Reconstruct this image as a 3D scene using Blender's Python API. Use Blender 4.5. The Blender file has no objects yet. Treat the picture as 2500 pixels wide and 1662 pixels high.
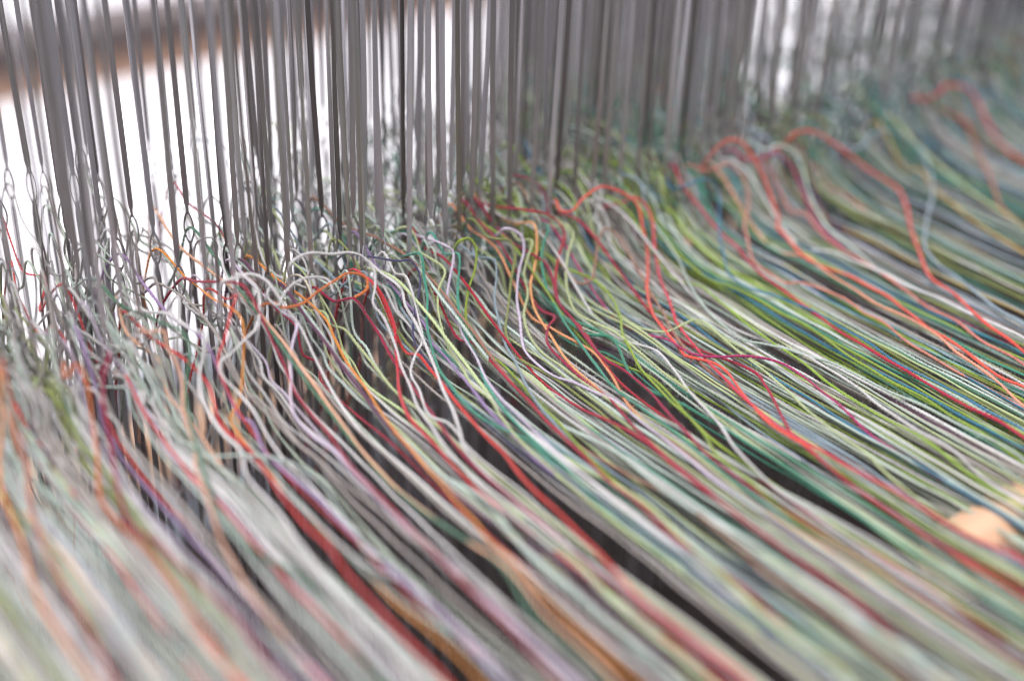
import bpy, math, random
import numpy as np
from mathutils import Matrix, Vector

# ---------------------------------------------------------------- camera, world, light
sc = bpy.context.scene
C = sc.collection
MM = 0.001
# world axes: X along the rows of heddles, Y away from the weaver, Z up; z = 0 is the level of the front eyes
CAM = np.array([-0.079299, -0.268782, 0.159])
ROT = np.array([[0.7792153, 0.2934281, -0.5538263], [-0.6260644, 0.405915, -0.6657901], [0.0294449, 0.8655247, 0.5]])
FPX = 3400.0 / 2500.0
cam_d = bpy.data.cameras.new('camera')
cam = bpy.data.objects.new('camera', cam_d); C.objects.link(cam)
mw = Matrix([list(ROT[i]) + [CAM[i]] for i in range(3)] + [[0, 0, 0, 1]])
cam.matrix_world = mw
cam_d.sensor_width = 36.0
cam_d.lens = 36.0 * FPX
cam_d.clip_start = 0.01; cam_d.clip_end = 50.0
cam_d.dof.use_dof = True
FOCUS = 0.360
cam_d.dof.focus_distance = FOCUS
cam_d.dof.aperture_fstop = 3.7
sc.camera = cam

world = bpy.data.worlds.new('World'); sc.world = world; world.use_nodes = True
bg = world.node_tree.nodes['Background']
bg.inputs[0].default_value = (0.945, 0.93, 1.0, 1); bg.inputs[1].default_value = 0.56

def area(name, loc, target, size, power, col):
    d = bpy.data.lights.new(name, 'AREA'); d.shape = 'RECTANGLE'; d.size, d.size_y = size
    d.energy = power; d.color = col
    o = bpy.data.objects.new(name, d); C.objects.link(o); o.location = loc
    o.rotation_euler = (Vector(target) - Vector(loc)).to_track_quat('-Z', 'Y').to_euler()
area('added_overhead_softlight', (-0.5, -0.2, 1.5), (0.12, 0, 0), (1.2, 0.8), 32, (1.0, 0.975, 0.995))  # soft overhead lamp added for the main illumination, apart from the window behind
area('window_light_behind', (0.0, 1.6, 1.2), (0.12, 0, 0), (1.6, 1.2), 14, (0.95, 0.97, 1.0))

sc.view_settings.view_transform = 'Standard'; sc.view_settings.look = 'None'
sc.view_settings.gamma = 1.0; sc.view_settings.use_curve_mapping = False
sc.view_settings.exposure = 0.12
sc.cycles.use_denoising = True
sc.cycles.denoising_prefilter = 'ACCURATE'
sc.cycles.denoising_input_passes = 'RGB_ALBEDO'
sc.cycles.filter_width = 1.15
sc.cycles.max_bounces = 8
sc.render.film_transparent = False

rng = random.Random(7)

# ---------------------------------------------------------------- helpers
def lin(c):
    return tuple(((x/255)/12.92 if x/255 <= .04045 else (((x/255)+.055)/1.055)**2.4) for x in c)

def new_mat(name):
    m = bpy.data.materials.new(name); m.use_nodes = True
    nt = m.node_tree
    return m, nt, nt.nodes['Principled BSDF']

def node(nt, kind, **kw):
    n = nt.nodes.new(kind)
    for k, v in kw.items(): setattr(n, k, v)
    return n

def mesh_np(name, verts, quads, smooth=True):
    me = bpy.data.meshes.new(name)
    nv, nq = len(verts), len(quads)
    me.vertices.add(nv); me.vertices.foreach_set('co', np.ascontiguousarray(verts, dtype=np.float32).ravel())
    k = quads.shape[1]
    me.loops.add(nq*k); me.loops.foreach_set('vertex_index', np.ascontiguousarray(quads, dtype=np.int32).ravel())
    me.polygons.add(nq)
    me.polygons.foreach_set('loop_start', np.arange(0, nq*k, k, dtype=np.int32))
    me.polygons.foreach_set('use_smooth', np.full(nq, smooth, dtype=bool))
    me.update(calc_edges=True)
    return me

def obj(name, me, mat=None, parent=None, label=None, cat=None, group=None, kind=None):
    o = bpy.data.objects.new(name, me); C.objects.link(o)
    if mat is not None and me is not None and len(me.materials) == 0: me.materials.append(mat)
    if parent: o.parent = parent
    if label: o['label'] = label
    if cat: o['category'] = cat
    if group: o['group'] = group
    if kind: o['kind'] = kind
    return o

def coc_px(p):
    """blur diameter in photo pixels of a point, to choose how finely a yarn is built"""
    t = float(np.dot(np.asarray(p) - CAM, -ROT[:, 2]))
    return 3400*.0136*abs(1/max(t, .05) - 1/FOCUS)

# ---------------------------------------------------------------- materials
YARN = {
 'white': (214, 212, 210), 'grey': (188, 186, 184), 'sage': (172, 186, 166), 'mint': (184, 202, 190), 'lilac': (196, 182, 202),
 'pistachio': (182, 198, 138), 'lime': (132, 160, 46), 'olive': (122, 132, 62), 'teal': (58, 138, 112), 'green': (70, 120, 92),
 'blue': (46, 112, 142), 'steel': (136, 156, 168), 'coral': (218, 66, 60), 'red': (192, 36, 48), 'crimson': (150, 22, 50),
 'magenta': (168, 42, 92), 'salmon': (220, 136, 112), 'peach': (228, 172, 136), 'orange': (214, 120, 44), 'apricot': (222, 146, 92),
 'ochre': (198, 164, 84), 'mauve': (152, 122, 172), 'plum': (74, 34, 62), 'navy': (44, 46, 78), 'brown': (138, 92, 72), 'rust': (176, 84, 56),
 'taupe': (166, 158, 150), 'sea': (120, 168, 162), 'cream': (216, 204, 184),
}
MAT = {}
for cname, c in YARN.items():
    k = .12 if cname in ('coral', 'red', 'crimson', 'blue', 'teal', 'magenta', 'orange', 'lime') else .16
    c = tuple(v + ((178, 176, 176)[j] - v)*k for j, v in enumerate(c))
    m, nt, b = new_mat('cotton_' + cname)
    oi = node(nt, 'ShaderNodeObjectInfo')
    tc = node(nt, 'ShaderNodeTexCoord')
    n1 = node(nt, 'ShaderNodeTexNoise'); n1.inputs['Scale'].default_value = 900; n1.inputs['Detail'].default_value = 3
    n2 = node(nt, 'ShaderNodeTexNoise'); n2.inputs['Scale'].default_value = 60
    nt.links.new(tc.outputs['Object'], n1.inputs['Vector']); nt.links.new(tc.outputs['Object'], n2.inputs['Vector'])
    hsv = node(nt, 'ShaderNodeHueSaturation'); hsv.inputs['Color'].default_value = (*lin(c), 1)
    mr = node(nt, 'ShaderNodeMapRange'); mr.inputs['To Min'].default_value = .80; mr.inputs['To Max'].default_value = 1.12
    nt.links.new(oi.outputs['Random'], mr.inputs['Value'])
    mm = node(nt, 'ShaderNodeMath', operation='MULTIPLY_ADD'); mm.inputs[1].default_value = .5; mm.inputs[2].default_value = -.25
    nt.links.new(n1.outputs['Fac'], mm.inputs[0])
    m3 = node(nt, 'ShaderNodeMath', operation='MULTIPLY_ADD'); m3.inputs[1].default_value = .3
    nt.links.new(n2.outputs['Fac'], m3.inputs[0]); nt.links.new(mm.outputs[0], m3.inputs[2])
    ad = node(nt, 'ShaderNodeMath', operation='ADD'); nt.links.new(mr.outputs[0], ad.inputs[0]); nt.links.new(m3.outputs[0], ad.inputs[1])
    sb = node(nt, 'ShaderNodeMath', operation='SUBTRACT'); sb.inputs[1].default_value = .15; nt.links.new(ad.outputs[0], sb.inputs[0])
    nt.links.new(sb.outputs[0], hsv.inputs['Value'])
    mh = node(nt, 'ShaderNodeMapRange'); mh.inputs['To Min'].default_value = .488; mh.inputs['To Max'].default_value = .512
    nt.links.new(oi.outputs['Random'], mh.inputs['Value']); nt.links.new(mh.outputs[0], hsv.inputs['Hue'])
    nt.links.new(hsv.outputs[0], b.inputs['Base Color'])
    b.inputs['Roughness'].default_value = .85
    b.inputs['Specular IOR Level'].default_value = .15
    b.inputs['Sheen Weight'].default_value = .4; b.inputs['Sheen Roughness'].default_value = .5
    bp = node(nt, 'ShaderNodeBump'); bp.inputs['Strength'].default_value = .5; bp.inputs['Distance'].default_value = .0002
    nt.links.new(n1.outputs['Fac'], bp.inputs['Height']); nt.links.new(bp.outputs[0], b.inputs['Normal'])
    MAT[cname] = m

def steel(name, base, rust=0.0):
    m, nt, b = new_mat(name)
    tc = node(nt, 'ShaderNodeTexCoord'); oi = node(nt, 'ShaderNodeObjectInfo')
    mp = node(nt, 'ShaderNodeMapping'); mp.inputs['Scale'].default_value = (1, 1, .12)
    nt.links.new(tc.outputs['Object'], mp.inputs['Vector'])
    av = node(nt, 'ShaderNodeVectorMath', operation='ADD'); nt.links.new(mp.outputs[0], av.inputs[0]); nt.links.new(oi.outputs['Location'], av.inputs[1])
    n1 = node(nt, 'ShaderNodeTexNoise'); n1.inputs['Scale'].default_value = 500; n1.inputs['Detail'].default_value = 4
    n2 = node(nt, 'ShaderNodeTexNoise'); n2.inputs['Scale'].default_value = 90; n2.inputs['Detail'].default_value = 5
    nt.links.new(av.outputs[0], n1.inputs['Vector']); nt.links.new(av.outputs[0], n2.inputs['Vector'])
    cr = node(nt, 'ShaderNodeValToRGB')
    cr.color_ramp.elements[0].position = .30; cr.color_ramp.elements[0].color = (*[x*.62 for x in base], 1)
    cr.color_ramp.elements[1].position = .62; cr.color_ramp.elements[1].color = (*base, 1)
    nt.links.new(n2.outputs['Fac'], cr.inputs[0])
    mx = node(nt, 'ShaderNodeMix', data_type='RGBA'); mx.inputs[7].default_value = (.17, .075, .035, 1)
    r2 = node(nt, 'ShaderNodeMapRange'); r2.inputs['From Min'].default_value = .68 - .2*rust; r2.inputs['From Max'].default_value = .78 - .2*rust
    nt.links.new(n2.outputs['Fac'], r2.inputs['Value']); nt.links.new(r2.outputs[0], mx.inputs[0]); nt.links.new(cr.outputs[0], mx.inputs[6])
    nt.links.new(mx.outputs[2], b.inputs['Base Color'])
    b.inputs['Metallic'].default_value = .85; b.inputs['Roughness'].default_value = .3
    bp = node(nt, 'ShaderNodeBump'); bp.inputs['Strength'].default_value = .25; bp.inputs['Distance'].default_value = .0001
    nt.links.new(n1.outputs['Fac'], bp.inputs['Height']); nt.links.new(bp.outputs[0], b.inputs['Normal'])
    return m
STEEL = [steel('dull_steel', (.47, .45, .46)), steel('bright_steel', (.72, .71, .76)), steel('dark_steel', (.24, .22, .22))]
RUSTY = steel('rusty_steel', (.36, .33, .31), .45)

def wood(name, c1, c2, rough, scale=(1, 14, 14)):
    m, nt, b = new_mat(name)
    tc = node(nt, 'ShaderNodeTexCoord'); mp = node(nt, 'ShaderNodeMapping'); mp.inputs['Scale'].default_value = scale
    nt.links.new(tc.outputs['Object'], mp.inputs['Vector'])
    n = node(nt, 'ShaderNodeTexNoise'); n.inputs['Scale'].default_value = 9; n.inputs['Detail'].default_value = 6; n.inputs['Distortion'].default_value = .6
    nt.links.new(mp.outputs[0], n.inputs['Vector'])
    cr = node(nt, 'ShaderNodeValToRGB'); cr.color_ramp.elements[0].color = (*c1, 1); cr.color_ramp.elements[1].color = (*c2, 1)
    cr.color_ramp.elements[0].position = .3; cr.color_ramp.elements[1].position = .7
    nt.links.new(n.outputs['Fac'], cr.inputs[0]); nt.links.new(cr.outputs[0], b.inputs['Base Color'])
    b.inputs['Roughness'].default_value = rough
    bp = node(nt, 'ShaderNodeBump'); bp.inputs['Strength'].default_value = .2; bp.inputs['Distance'].default_value = .001
    nt.links.new(n.outputs['Fac'], bp.inputs['Height']); nt.links.new(bp.outputs[0], b.inputs['Normal'])
    return m
PINE = wood('pale_varnished_wood', (.62, .36, .22), (.80, .54, .36), .35)
OAK = wood('brown_wood', (.66, .40, .28), (.80, .55, .42), .5)
DARK = wood('dark_floor_wood', (.018, .014, .013), (.05, .04, .036), .6)
BEAD = wood('dark_stained_wood', (.13, .105, .105), (.19, .155, .15), .6)
DARK.node_tree.nodes['Principled BSDF'].inputs['Specular IOR Level'].default_value = .05
PALE = wood('pale_floor', (.58, .62, .68), (.68, .72, .78), .5)

def box_mesh(name, x0, x1, y0, y1, z0, z1, bevel=0.0, seg=3):
    import bmesh
    bm = bmesh.new(); bmesh.ops.create_cube(bm, size=1)
    for v in bm.verts:
        v.co = ((x0+x1)/2 + v.co.x*(x1-x0), (y0+y1)/2 + v.co.y*(y1-y0), (z0+z1)/2 + v.co.z*(z1-z0))
    if bevel: bmesh.ops.bevel(bm, geom=bm.edges[:], offset=bevel, segments=seg, profile=.5, affect='EDGES')
    me = bpy.data.meshes.new(name); bm.to_mesh(me); bm.free()
    for p in me.polygons: p.use_smooth = bool(bevel)
    return me

# ---------------------------------------------------------------- setting
obj('floor', box_mesh('floor', -1.2, 1.6, -1.2, .22, -.27, -.25), DARK, kind='structure')
obj('lower_floor', box_mesh('lower_floor', -2.0, 2.4, .1, .9, -.62, -.60), PALE, kind='structure')
def emit(name, col, s):
    m, nt, b = new_mat(name)
    b.inputs['Base Color'].default_value = (.8, .8, .8, 1)
    b.inputs['Emission Color'].default_value = (*col, 1); b.inputs['Emission Strength'].default_value = s
    return m
GLOW = emit('daylit_pane', (.955, .93, 1.0), 1.12)
obj('wall', box_mesh('wall', 1.304, 2.4, .60, .64, -.595, .6), wood('grey_plaster', (.13, .135, .15), (.17, .18, .2), .9), kind='structure')
obj('sill_wall', box_mesh('sill_wall', -1.2, 1.3, .60, .64, -.598, -.408), wood('blue_grey_plaster', (.30, .33, .37), (.36, .39, .43), .9), kind='structure')
obj('wall_pier', box_mesh('wall_pier', .61, .89, .560, .600, -.598, .6), wood('grey_pier_plaster', (.22, .215, .22), (.28, .275, .28), .9), kind='structure')
win = obj('window', None, label='overexposed window with a brown wooden rail behind the heddles', cat='window')
WY = .62
obj('lower_pane', box_mesh('lower_pane', -1.2, 1.3, WY, WY+.006, -.405, -0.1673), GLOW, win)
obj('upper_pane', box_mesh('upper_pane', -1.2, 1.3, WY, WY+.006, -0.1228, .55), GLOW, win)
obj('rail', box_mesh('rail', -1.2, 1.3, WY-.03, WY+.03, -0.1673, -0.1449, .004), OAK, win)
obj('glazing_bead', box_mesh('glazing_bead', -1.2, 1.3, WY-.04, WY+.02, -0.1449+.001, -0.1228, .004), BEAD, win)

obj('rear_rail', box_mesh('rear_rail', -.9, .75, .385, .42, -.345, -.312, .004), PINE,
    label='soft orange-brown wooden rail low behind the heddles', cat='rail')

# ---------------------------------------------------------------- heddles
def ring_tube(P, W, T, dirs, n=8, pinch=0.0):
    """flattened tube: P centres, W half widths, T half thicknesses, dirs (width dir, thickness dir) per ring"""
    vs = []
    for p, w, t, (a, b) in zip(P, W, T, dirs):
        for k in range(n):
            th = 2*math.pi*(k+.5)/n
            c, s = math.cos(th), math.sin(th)
            cc = math.copysign(abs(c)**.6, c); ss = math.copysign(abs(s)**.6, s)
            th_ = t*(1 - pinch*(1-abs(cc)))
            vs.append(np.asarray(p) + np.asarray(a)*w*cc + np.asarray(b)*th_*ss)
    m = len(P); q = []
    for i in range(m-1):
        for k in range(n):
            q.append((i*n+k, i*n+(k+1) % n, (i+1)*n+(k+1) % n, (i+1)*n+k))
    return np.array(vs), np.array(q)

def strip_mesh(name, z0, z1, bow):
    """twin-wire shank: from z0 (neck beside the eye) to z1"""
    s = 1 if z1 > z0 else -1
    zs = [0, 1.0, 2.2, 3.0, 4.4, 40, 80, abs(z1-z0)]
    w = [.34, .36, .42, .62, .72, .72, .72, .72]
    P = [(bow*math.sin(math.pi*min(z/140, 1)), bow*.6*math.sin(math.pi*min(z/140, 1)), z0 + s*z) for z in zs]
    X, Y = np.array([1., 0, 0]), np.array([0., 1, 0])
    v, q = ring_tube(np.array(P)*MM, [a*MM for a in w], [.30*MM, .30*MM] + [.22*MM]*(len(zs)-2), [(X, Y)]*len(zs), 12, .6)
    return mesh_np(name, v, q)

def eye_mesh(name, hw, hl, tilt):
    V, Q = [], []; off = 0
    for s in (-1, 1):
        P = []; N = 11
        for i in range(N):
            k = i/(N-1); z = -hl + 2*hl*k
            x = s*(.20 + (hw-.2)*math.sin(math.pi*k)**.85)
            P.append((x*math.cos(tilt), x*math.sin(tilt), z))
        X, Y = np.array([1., 0, 0]), np.array([0., 1, 0])
        v, q = ring_tube(np.array(P)*MM, [.25*MM]*N, [.25*MM]*N, [(X, Y)]*N, 6)
        V.append(v); Q.append(q+off); off += len(v)
    return mesh_np(name, np.vstack(V), np.vstack(Q))

# a round lease rod under the warp, its end just showing at the right
def rod_mesh(name, x0, x1, y, z, r):
    prof = [(x0 + r*(1-math.cos(t)), r*math.sin(t)) for t in (.12, .5, .9, 1.25, 1.57)] + [(x1, r)]
    X, Z = np.array([0., 1, 0]), np.array([0., 0, 1])
    vs, q = [], []
    n = 20
    for px, pr in prof:
        for k in range(n):
            th = 2*math.pi*k/n
            vs.append((px, y + pr*math.cos(th), z + pr*math.sin(th)))
    for i in range(len(prof)-1):
        for k in range(n): q.append((i*n+k, (i+1)*n+k, (i+1)*n+(k+1) % n, i*n+(k+1) % n))
    return mesh_np(name, np.array(vs), np.array(q))
obj('lease_rod', rod_mesh('lease_rod', .150, .60, -.143, -.0385, .0095), PINE,
    label='pale round wooden rod glimpsed under the warp at lower right', cat='rod')

UP = [strip_mesh('upper_strip', 4.0, 150, b) for b in (0, .8, -.9)]
LO = [strip_mesh('lower_strip', -4.0, -170, b) for b in (0, .7, -.8)]
EY = [eye_mesh('eye', 1.4, 4.6, .0), eye_mesh('eye', 1.55, 4.6, .5), eye_mesh('eye', 1.3, 4.6, -.5)]
# three finishes share the geometry through object-level material slots
for me in UP + LO + EY:
    me.materials.append(STEEL[0])

NROW = 8
ROWY = [7 + 12*r for r in range(NROW)]
ROWZ = [-8, -6, -8, -4, -5, -1, -2, 0]
SEEN = [(43.9, 91.0, -2.0, 7), (47.8, 91.0, -3.0, 7), (51.6, 79.0, -0.2, 6), (61.0, 91.0, -0.3, 7), (79.8, 91.0, -3.4, 7), (80.4, 79.0, -0.1, 6), (67.7, 67.0, -5.9, 5), (47.1, 43.0, -4.3, 3), (77.5, 43.0, -6.5, 3), (83.5, 43.0, -6.2, 3), (87.5, 43.0, -7.9, 3), (100.3, 43.0, -7.1, 3), (74.5, 43.0, -8.3, 3), (67.3, 43.0, -2.4, 3), (89.9, 43.0, -2.8, 3), (104.8, 7.0, -5.7, 0), (119.8, 19.0, -9.5, 1), (113.1, 7.0, -15.3, 0), (120.4, 7.0, -4.3, 0), (125.5, 7.0, -14.3, 0), (130.0, 7.0, -11.0, 0), (98.9, 7.0, -6.6, 0), (98.3, 7.0, -19.3, 0), (99.1, 19.0, -10.2, 1), (82.9, 7.0, -9.4, 0), (83.6, 19.0, -3.8, 1), (61.1, 7.0, -7.5, 0), (70.4, 7.0, -6.1, 0), (85.2, 31.0, -9.1, 2), (35.0, 31.0, -3.2, 2), (32.0, 55.0, -6.7, 4), (38.9, 55.0, -6.2, 4), (19.3, 43.0, -4.1, 3), (134.0, 7.0, -4.1, 0), (141.8, 7.0, -12.3, 0), (147.7, 7.0, -11.2, 0), (161.9, 7.0, -11.6, 0), (155.5, 7.0, -12.0, 0), (183.3, 7.0, -13.9, 0), (197.0, 7.0, -13.1, 0), (208.7, 7.0, -11.1, 0), (215.1, 7.0, -10.5, 0), (224.1, 7.0, -12.7, 0), (228.2, 7.0, -10.8, 0), (233.9, 7.0, -10.6, 0), (241.8, 7.0, -12.5, 0), (256.1, 7.0, -12.1, 0), (267.7, 7.0, -10.9, 0), (277.8, 7.0, -13.2, 0), (298.0, 7.0, -17.8, 0), (304.3, 7.0, -19.3, 0), (313.6, 7.0, -13.3, 0), (343.8, 7.0, -14.8, 0), (380.1, 7.0, -15.6, 0), (35.8, 7.0, -5.9, 0), (23.4, 19.0, -5.1, 1), (36.7, 19.0, -7.1, 1), (171.7, 7.0, -9.7, 0), (201.6, 7.0, -12.0, 0), (326.5, 7.0, -15.2, 0), (360.5, 7.0, -15.3, 0)]   # heddles whose eyes show clearly: x, y, z (mm), shaft
heddles = [tuple(h) for h in SEEN]   # (u, y, z, row)
def dens(u):
    # mean spacing in mm along one row
    if u < 60: return 21
    if u < 110: return 11.5
    if u < 240: return 7.7
    return 13.5 if u < 330 else 11.0
for r in range(NROW):
    u = -34 + ROWY[r]*.75 + rng.uniform(0, 6)
    end = 420 + ROWY[r]*.3
    ph = rng.uniform(0, 6)
    while u < end:
        if all(abs(h[0]-u) > 1.8 or h[3] != r for h in heddles[:len(SEEN)]):
          heddles.append((u, ROWY[r] + rng.uniform(-1.2, 1.2), ROWZ[r] + rng.uniform(-2.5, 2.5), r))
        u += dens(u)*rng.choice((.28, .5, .8, 1.1, 1.5, 1.9))*rng.uniform(.85, 1.15)

def place(x, names):
    for lim, n in names:
        if x < lim: return n
HZ = [(45, 'far left'), (100, 'against white window'), (170, 'sharp middle'),
      (240, 'dense grey bunch'), (999, 'soft far right')]
RZ = ['front shaft', 'second shaft', 'third shaft', 'fourth shaft', 'fifth shaft', 'sixth shaft', 'seventh shaft', 'eighth shaft', 'rearmost shaft']
named = []
for i, (u, y, z, r) in enumerate(heddles):
    root = bpy.data.objects.new('heddle', None); C.objects.link(root)
    root.empty_display_size = .003
    root.location = (u*MM, y*MM, z*MM)
    k = rng.randrange(3)
    root.rotation_euler = (rng.gauss(0, .006), rng.gauss(0, .006), math.radians(-39 + rng.choice((-62, -42, -20, 0, 20, 42, 62) if u < 95 or u > 250 else (-45, -22, 0, 0, 22, 45)) + rng.gauss(0, 8)))
    fin = rng.choices((0, 1, 2), (6, 4, 1.6))[0]
    mat = STEEL[fin]
    face = abs(math.cos(root.rotation_euler.z + math.radians(39)))
    wid = 'broad' if face > .88 else 'half-turned' if face > .62 else 'narrow edge-on'
    if i % 47 == 20: mat = RUSTY
    lab = '%s %s heddle, %s, %s' % (wid, 'rust-spotted' if mat is RUSTY else ('dull grey', 'bright grey', 'dark grey')[fin], RZ[r], place(u, HZ))
    for nm, me in (('upper_strip', UP[k]), ('lower_strip', LO[k]), ('eye', EY[rng.randrange(3)])):
        o = obj(nm, me, None, root)
        o.material_slots[0].link = 'OBJECT'; o.material_slots[0].material = mat
    root['label'] = lab; root['category'] = 'heddle'; root['group'] = 'heddles on the loom shafts'; named.append((root, u))

# ---------------------------------------------------------------- warp yarns
def catmull(P, step=.6):
    P = np.asarray(P, float)
    d = np.linalg.norm(np.diff(P, axis=0), axis=1); keep = np.concatenate([[True], d > .25]); P = P[keep]
    A = np.vstack([2*P[0]-P[1], P, 2*P[-1]-P[-2]])
    out = []
    for i in range(1, len(A)-2):
        p0, p1, p2, p3 = A[i-1], A[i], A[i+1], A[i+2]
        t1 = np.linalg.norm(p1-p0)**.5; t2 = t1 + np.linalg.norm(p2-p1)**.5; t3 = t2 + np.linalg.norm(p3-p2)**.5
        n = max(2, int(np.linalg.norm(p2-p1)/step))
        t = np.linspace(t1, t2, n, endpoint=False)[:, None]
        a1 = (t1-t)/t1*p0 + t/t1*p1; a2 = (t2-t)/(t2-t1)*p1 + (t-t1)/(t2-t1)*p2; a3 = (t3-t)/(t3-t2)*p2 + (t-t2)/(t3-t2)*p3
        b1 = (t2-t)/t2*a1 + t/t2*a2; b2 = (t3-t)/(t3-t1)*a2 + (t-t1)/(t3-t1)*a3
        out.append((t2-t)/(t2-t1)*b1 + (t-t1)/(t2-t1)*b2)
    out.append(P[-1:])
    return np.vstack(out)

def yarn_arrays(ctrl, r, nr, pitch=2.5, fuzz=True, NS=8, smin=.28):
    """ctrl: control points in mm. Returns verts (m), quads, fuzz verts, fuzz tris"""
    Q = catmull(ctrl)
    L = np.concatenate([[0], np.cumsum(np.linalg.norm(np.diff(Q, axis=0), axis=1))])
    t = (Q*MM - CAM) @ (-ROT[:, 2]); coc = 3400*.0136*np.abs(1/np.maximum(t, .05) - 1/FOCUS)
    stepv = np.clip(smin + (coc-5)*.07, smin, 1.8)
    n = np.concatenate([[0], np.cumsum(np.diff(L)/((stepv[1:]+stepv[:-1])/2))])
    S = np.interp(np.arange(0, n[-1], 1.0), n, L)
    X = np.stack([np.interp(S, L, Q[:, k]) for k in range(3)], 1)
    st = np.interp(S, L, stepv); cc = np.interp(S, L, coc)
    # small hand-spun wobble
    w = .06
    ph = nr.uniform(0, 6.28, 4)
    X[:, 0] += w*np.sin(S/2.3+ph[0]) + .09*np.sin(S/7.1+ph[1]); X[:, 2] += w*np.sin(S/2.9+ph[2]) + .08*np.sin(S/9.3+ph[3])
    T = np.gradient(X, axis=0); T /= np.linalg.norm(T, axis=1)[:, None] + 1e-12
    N = np.empty_like(T)
    a = np.cross(T[0], [1., 0, 0]); 
    if np.linalg.norm(a) < .1: a = np.cross(T[0], [0, 0, 1.])
    N[0] = a/np.linalg.norm(a)
    for i in range(1, len(T)):
        v = N[i-1] - T[i]*np.dot(T[i], N[i-1]); N[i] = v/math.sqrt(v.dot(v))
    B = np.cross(T, N)
    amp = np.clip((1.0-st)/.5, 0, 1)*.17*(1 + .4*np.sin(S/6.3+ph[0]))
    phi = 2*math.pi*(S + .5*np.sin(S/4.1+ph[3]))/pitch
    rad = r*(1 + .10*np.sin(S/5.7+ph[1]) + .06*np.sin(S/1.9+ph[2]))
    th = 2*math.pi*np.arange(NS)/NS
    rr = rad[:, None]*(1 + amp[:, None]*(2.4*np.abs(np.cos(th[None, :] - phi[:, None]))-1.5))
    V = X[:, None, :] + rr[:, :, None]*(np.cos(th)[None, :, None]*N[:, None, :] + np.sin(th)[None, :, None]*B[:, None, :])
    m = len(X)
    g = np.arange(m*NS).reshape(m, NS)
    q = np.stack([g[:-1], np.roll(g, -1, 1)[:-1], np.roll(g, -1, 1)[1:], g[1:]], -1).reshape(-1, 4)
    FV = FT = None
    if fuzz:
        dens_h = 2.4
        pick = nr.uniform(size=m) < dens_h*st*np.clip(1.3 - cc/11, 0, 1)
        I = np.nonzero(pick)[0]
        if len(I):
            k = len(I)
            th2 = nr.uniform(0, 6.28, k)
            out = np.cos(th2)[:, None]*N[I] + np.sin(th2)[:, None]*B[I]
            side = np.cross(T[I], out)
            lenh = nr.uniform(.35, 1.8, k)[:, None]
            base = X[I] + out*(r*.8)
            al = nr.normal(0, .9, k)[:, None]
            mid = base + lenh*.5*(out*.9 + T[I]*al*.6 + side*nr.normal(0, .3, k)[:, None])
            tip = mid + lenh*.5*(out*nr.uniform(-.1, .9, k)[:, None] + T[I]*al + side*nr.normal(0, .6, k)[:, None])
            wv = np.cross(tip-base, CAM/MM - base); wv /= np.linalg.norm(wv, axis=1)[:, None] + 1e-9
            wv *= .032
            FV = np.stack([base-wv, base+wv, mid-wv*.8, mid+wv*.8, tip], 1).reshape(-1, 3)
            b0 = np.arange(k)[:, None]*5
            FT = np.concatenate([b0+np.array([[0, 1, 3]]), b0+np.array([[0, 3, 2]]), b0+np.array([[2, 3, 4]])], 0)
    return V.reshape(-1, 3)*MM, q, (None if FV is None else FV*MM), FT

# gaps in the sheet: yarns are pushed to both sides (x centre, y centre, half width x, half length y)
GAPS = [(141.8, -43.8, 5, 20), (137.7, -86.7, 2.5, 30), (45.4, -71.8, 2.2, 26), (80.8, -123.8, 1.8, 20), (53.3, -28.3, 1.8, 16), (159.8, -140.2, 4, 16)]
def gap_shift(x, y):
    d = 0
    for gx, gy, wx, wy in GAPS:
        s = x - gx
        e = math.exp(-((y-gy)/wy)**2)
        if abs(s) < 3*wx:
            d += math.copysign(1, s)*wx*math.exp(-abs(s)/wx)*e
    return d

def bundle(x, k):
    return 1.1*math.sin(x*.62 + .8*math.sin(x*.11)) + .9*math.sin(x*.27 + k)

def sheet_z(y):
    v = -y
    return float(np.interp(v, [0, 4, 8, 14, 26, 60, 220], [0, -6, -13, -19, -23.5, -26, -27.5]))

def calm_bridge(eye, x1, y1, z1, rg):
    """one soft hump from the eye to the first followed point"""
    u, y, z = eye
    if y - y1 < 9: return []
    n = 1 if y - y1 < 26 else 2
    return [(u + (x1-u)*(k+1)/(n+1) + rg.gauss(0, .8), y + (y1-y)*(k+1)/(n+1), z + (z1-z)*(k+1)/(n+1) + rg.uniform(-3, 1)) for k in range(n)]

def tail(eye, rg, spread=1.0):
    """slack run from the eye away to the back: a hump or two, then it falls away behind the shafts"""
    u, y, z = eye
    pts = []
    uu = u; yy = y
    for k in range(rg.choice((0, 0, 1, 1, 2)) if spread else 0):
        yy += rg.uniform(7, 12); uu += rg.gauss(0, 2.2)*spread
        if yy > 74: break
        zz = rg.choice((-14, -11, -8, -5, -2, 2)) + rg.uniform(-2, 2)
        pts.append((uu, yy, z*.5 + zz))
    pts.append((uu + rg.gauss(0, 2), yy + rg.uniform(5, 9), z - rg.uniform(12, 20)))
    pts.append((uu + rg.gauss(0, 3), yy + rg.uniform(10, 16), z - rg.uniform(32, 45)))
    pts.append((uu + rg.gauss(0, 4), yy + rg.uniform(16, 40), -95))
    return pts[::-1]

def bridge(eye, x1, y1, z1, rg):
    """from the eye forward to the first point in front of the shafts"""
    u, y, z = eye
    pts = []
    n = int(max(0, (y - y1 - 6)//11))
    for k in range(n):
        f = (k+1)/(n+1)
        zz = (1-f)*z + f*max(z1, -16) + rg.choice((-9, -7, -5, -3, -1)) + rg.uniform(-2, 2)
        if rg.random() < .08: zz += rg.uniform(5, 10)
        pts.append((u + (x1-u)*f + rg.gauss(0, 2.2), y + (y1-y)*f, zz))
    return pts

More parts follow.
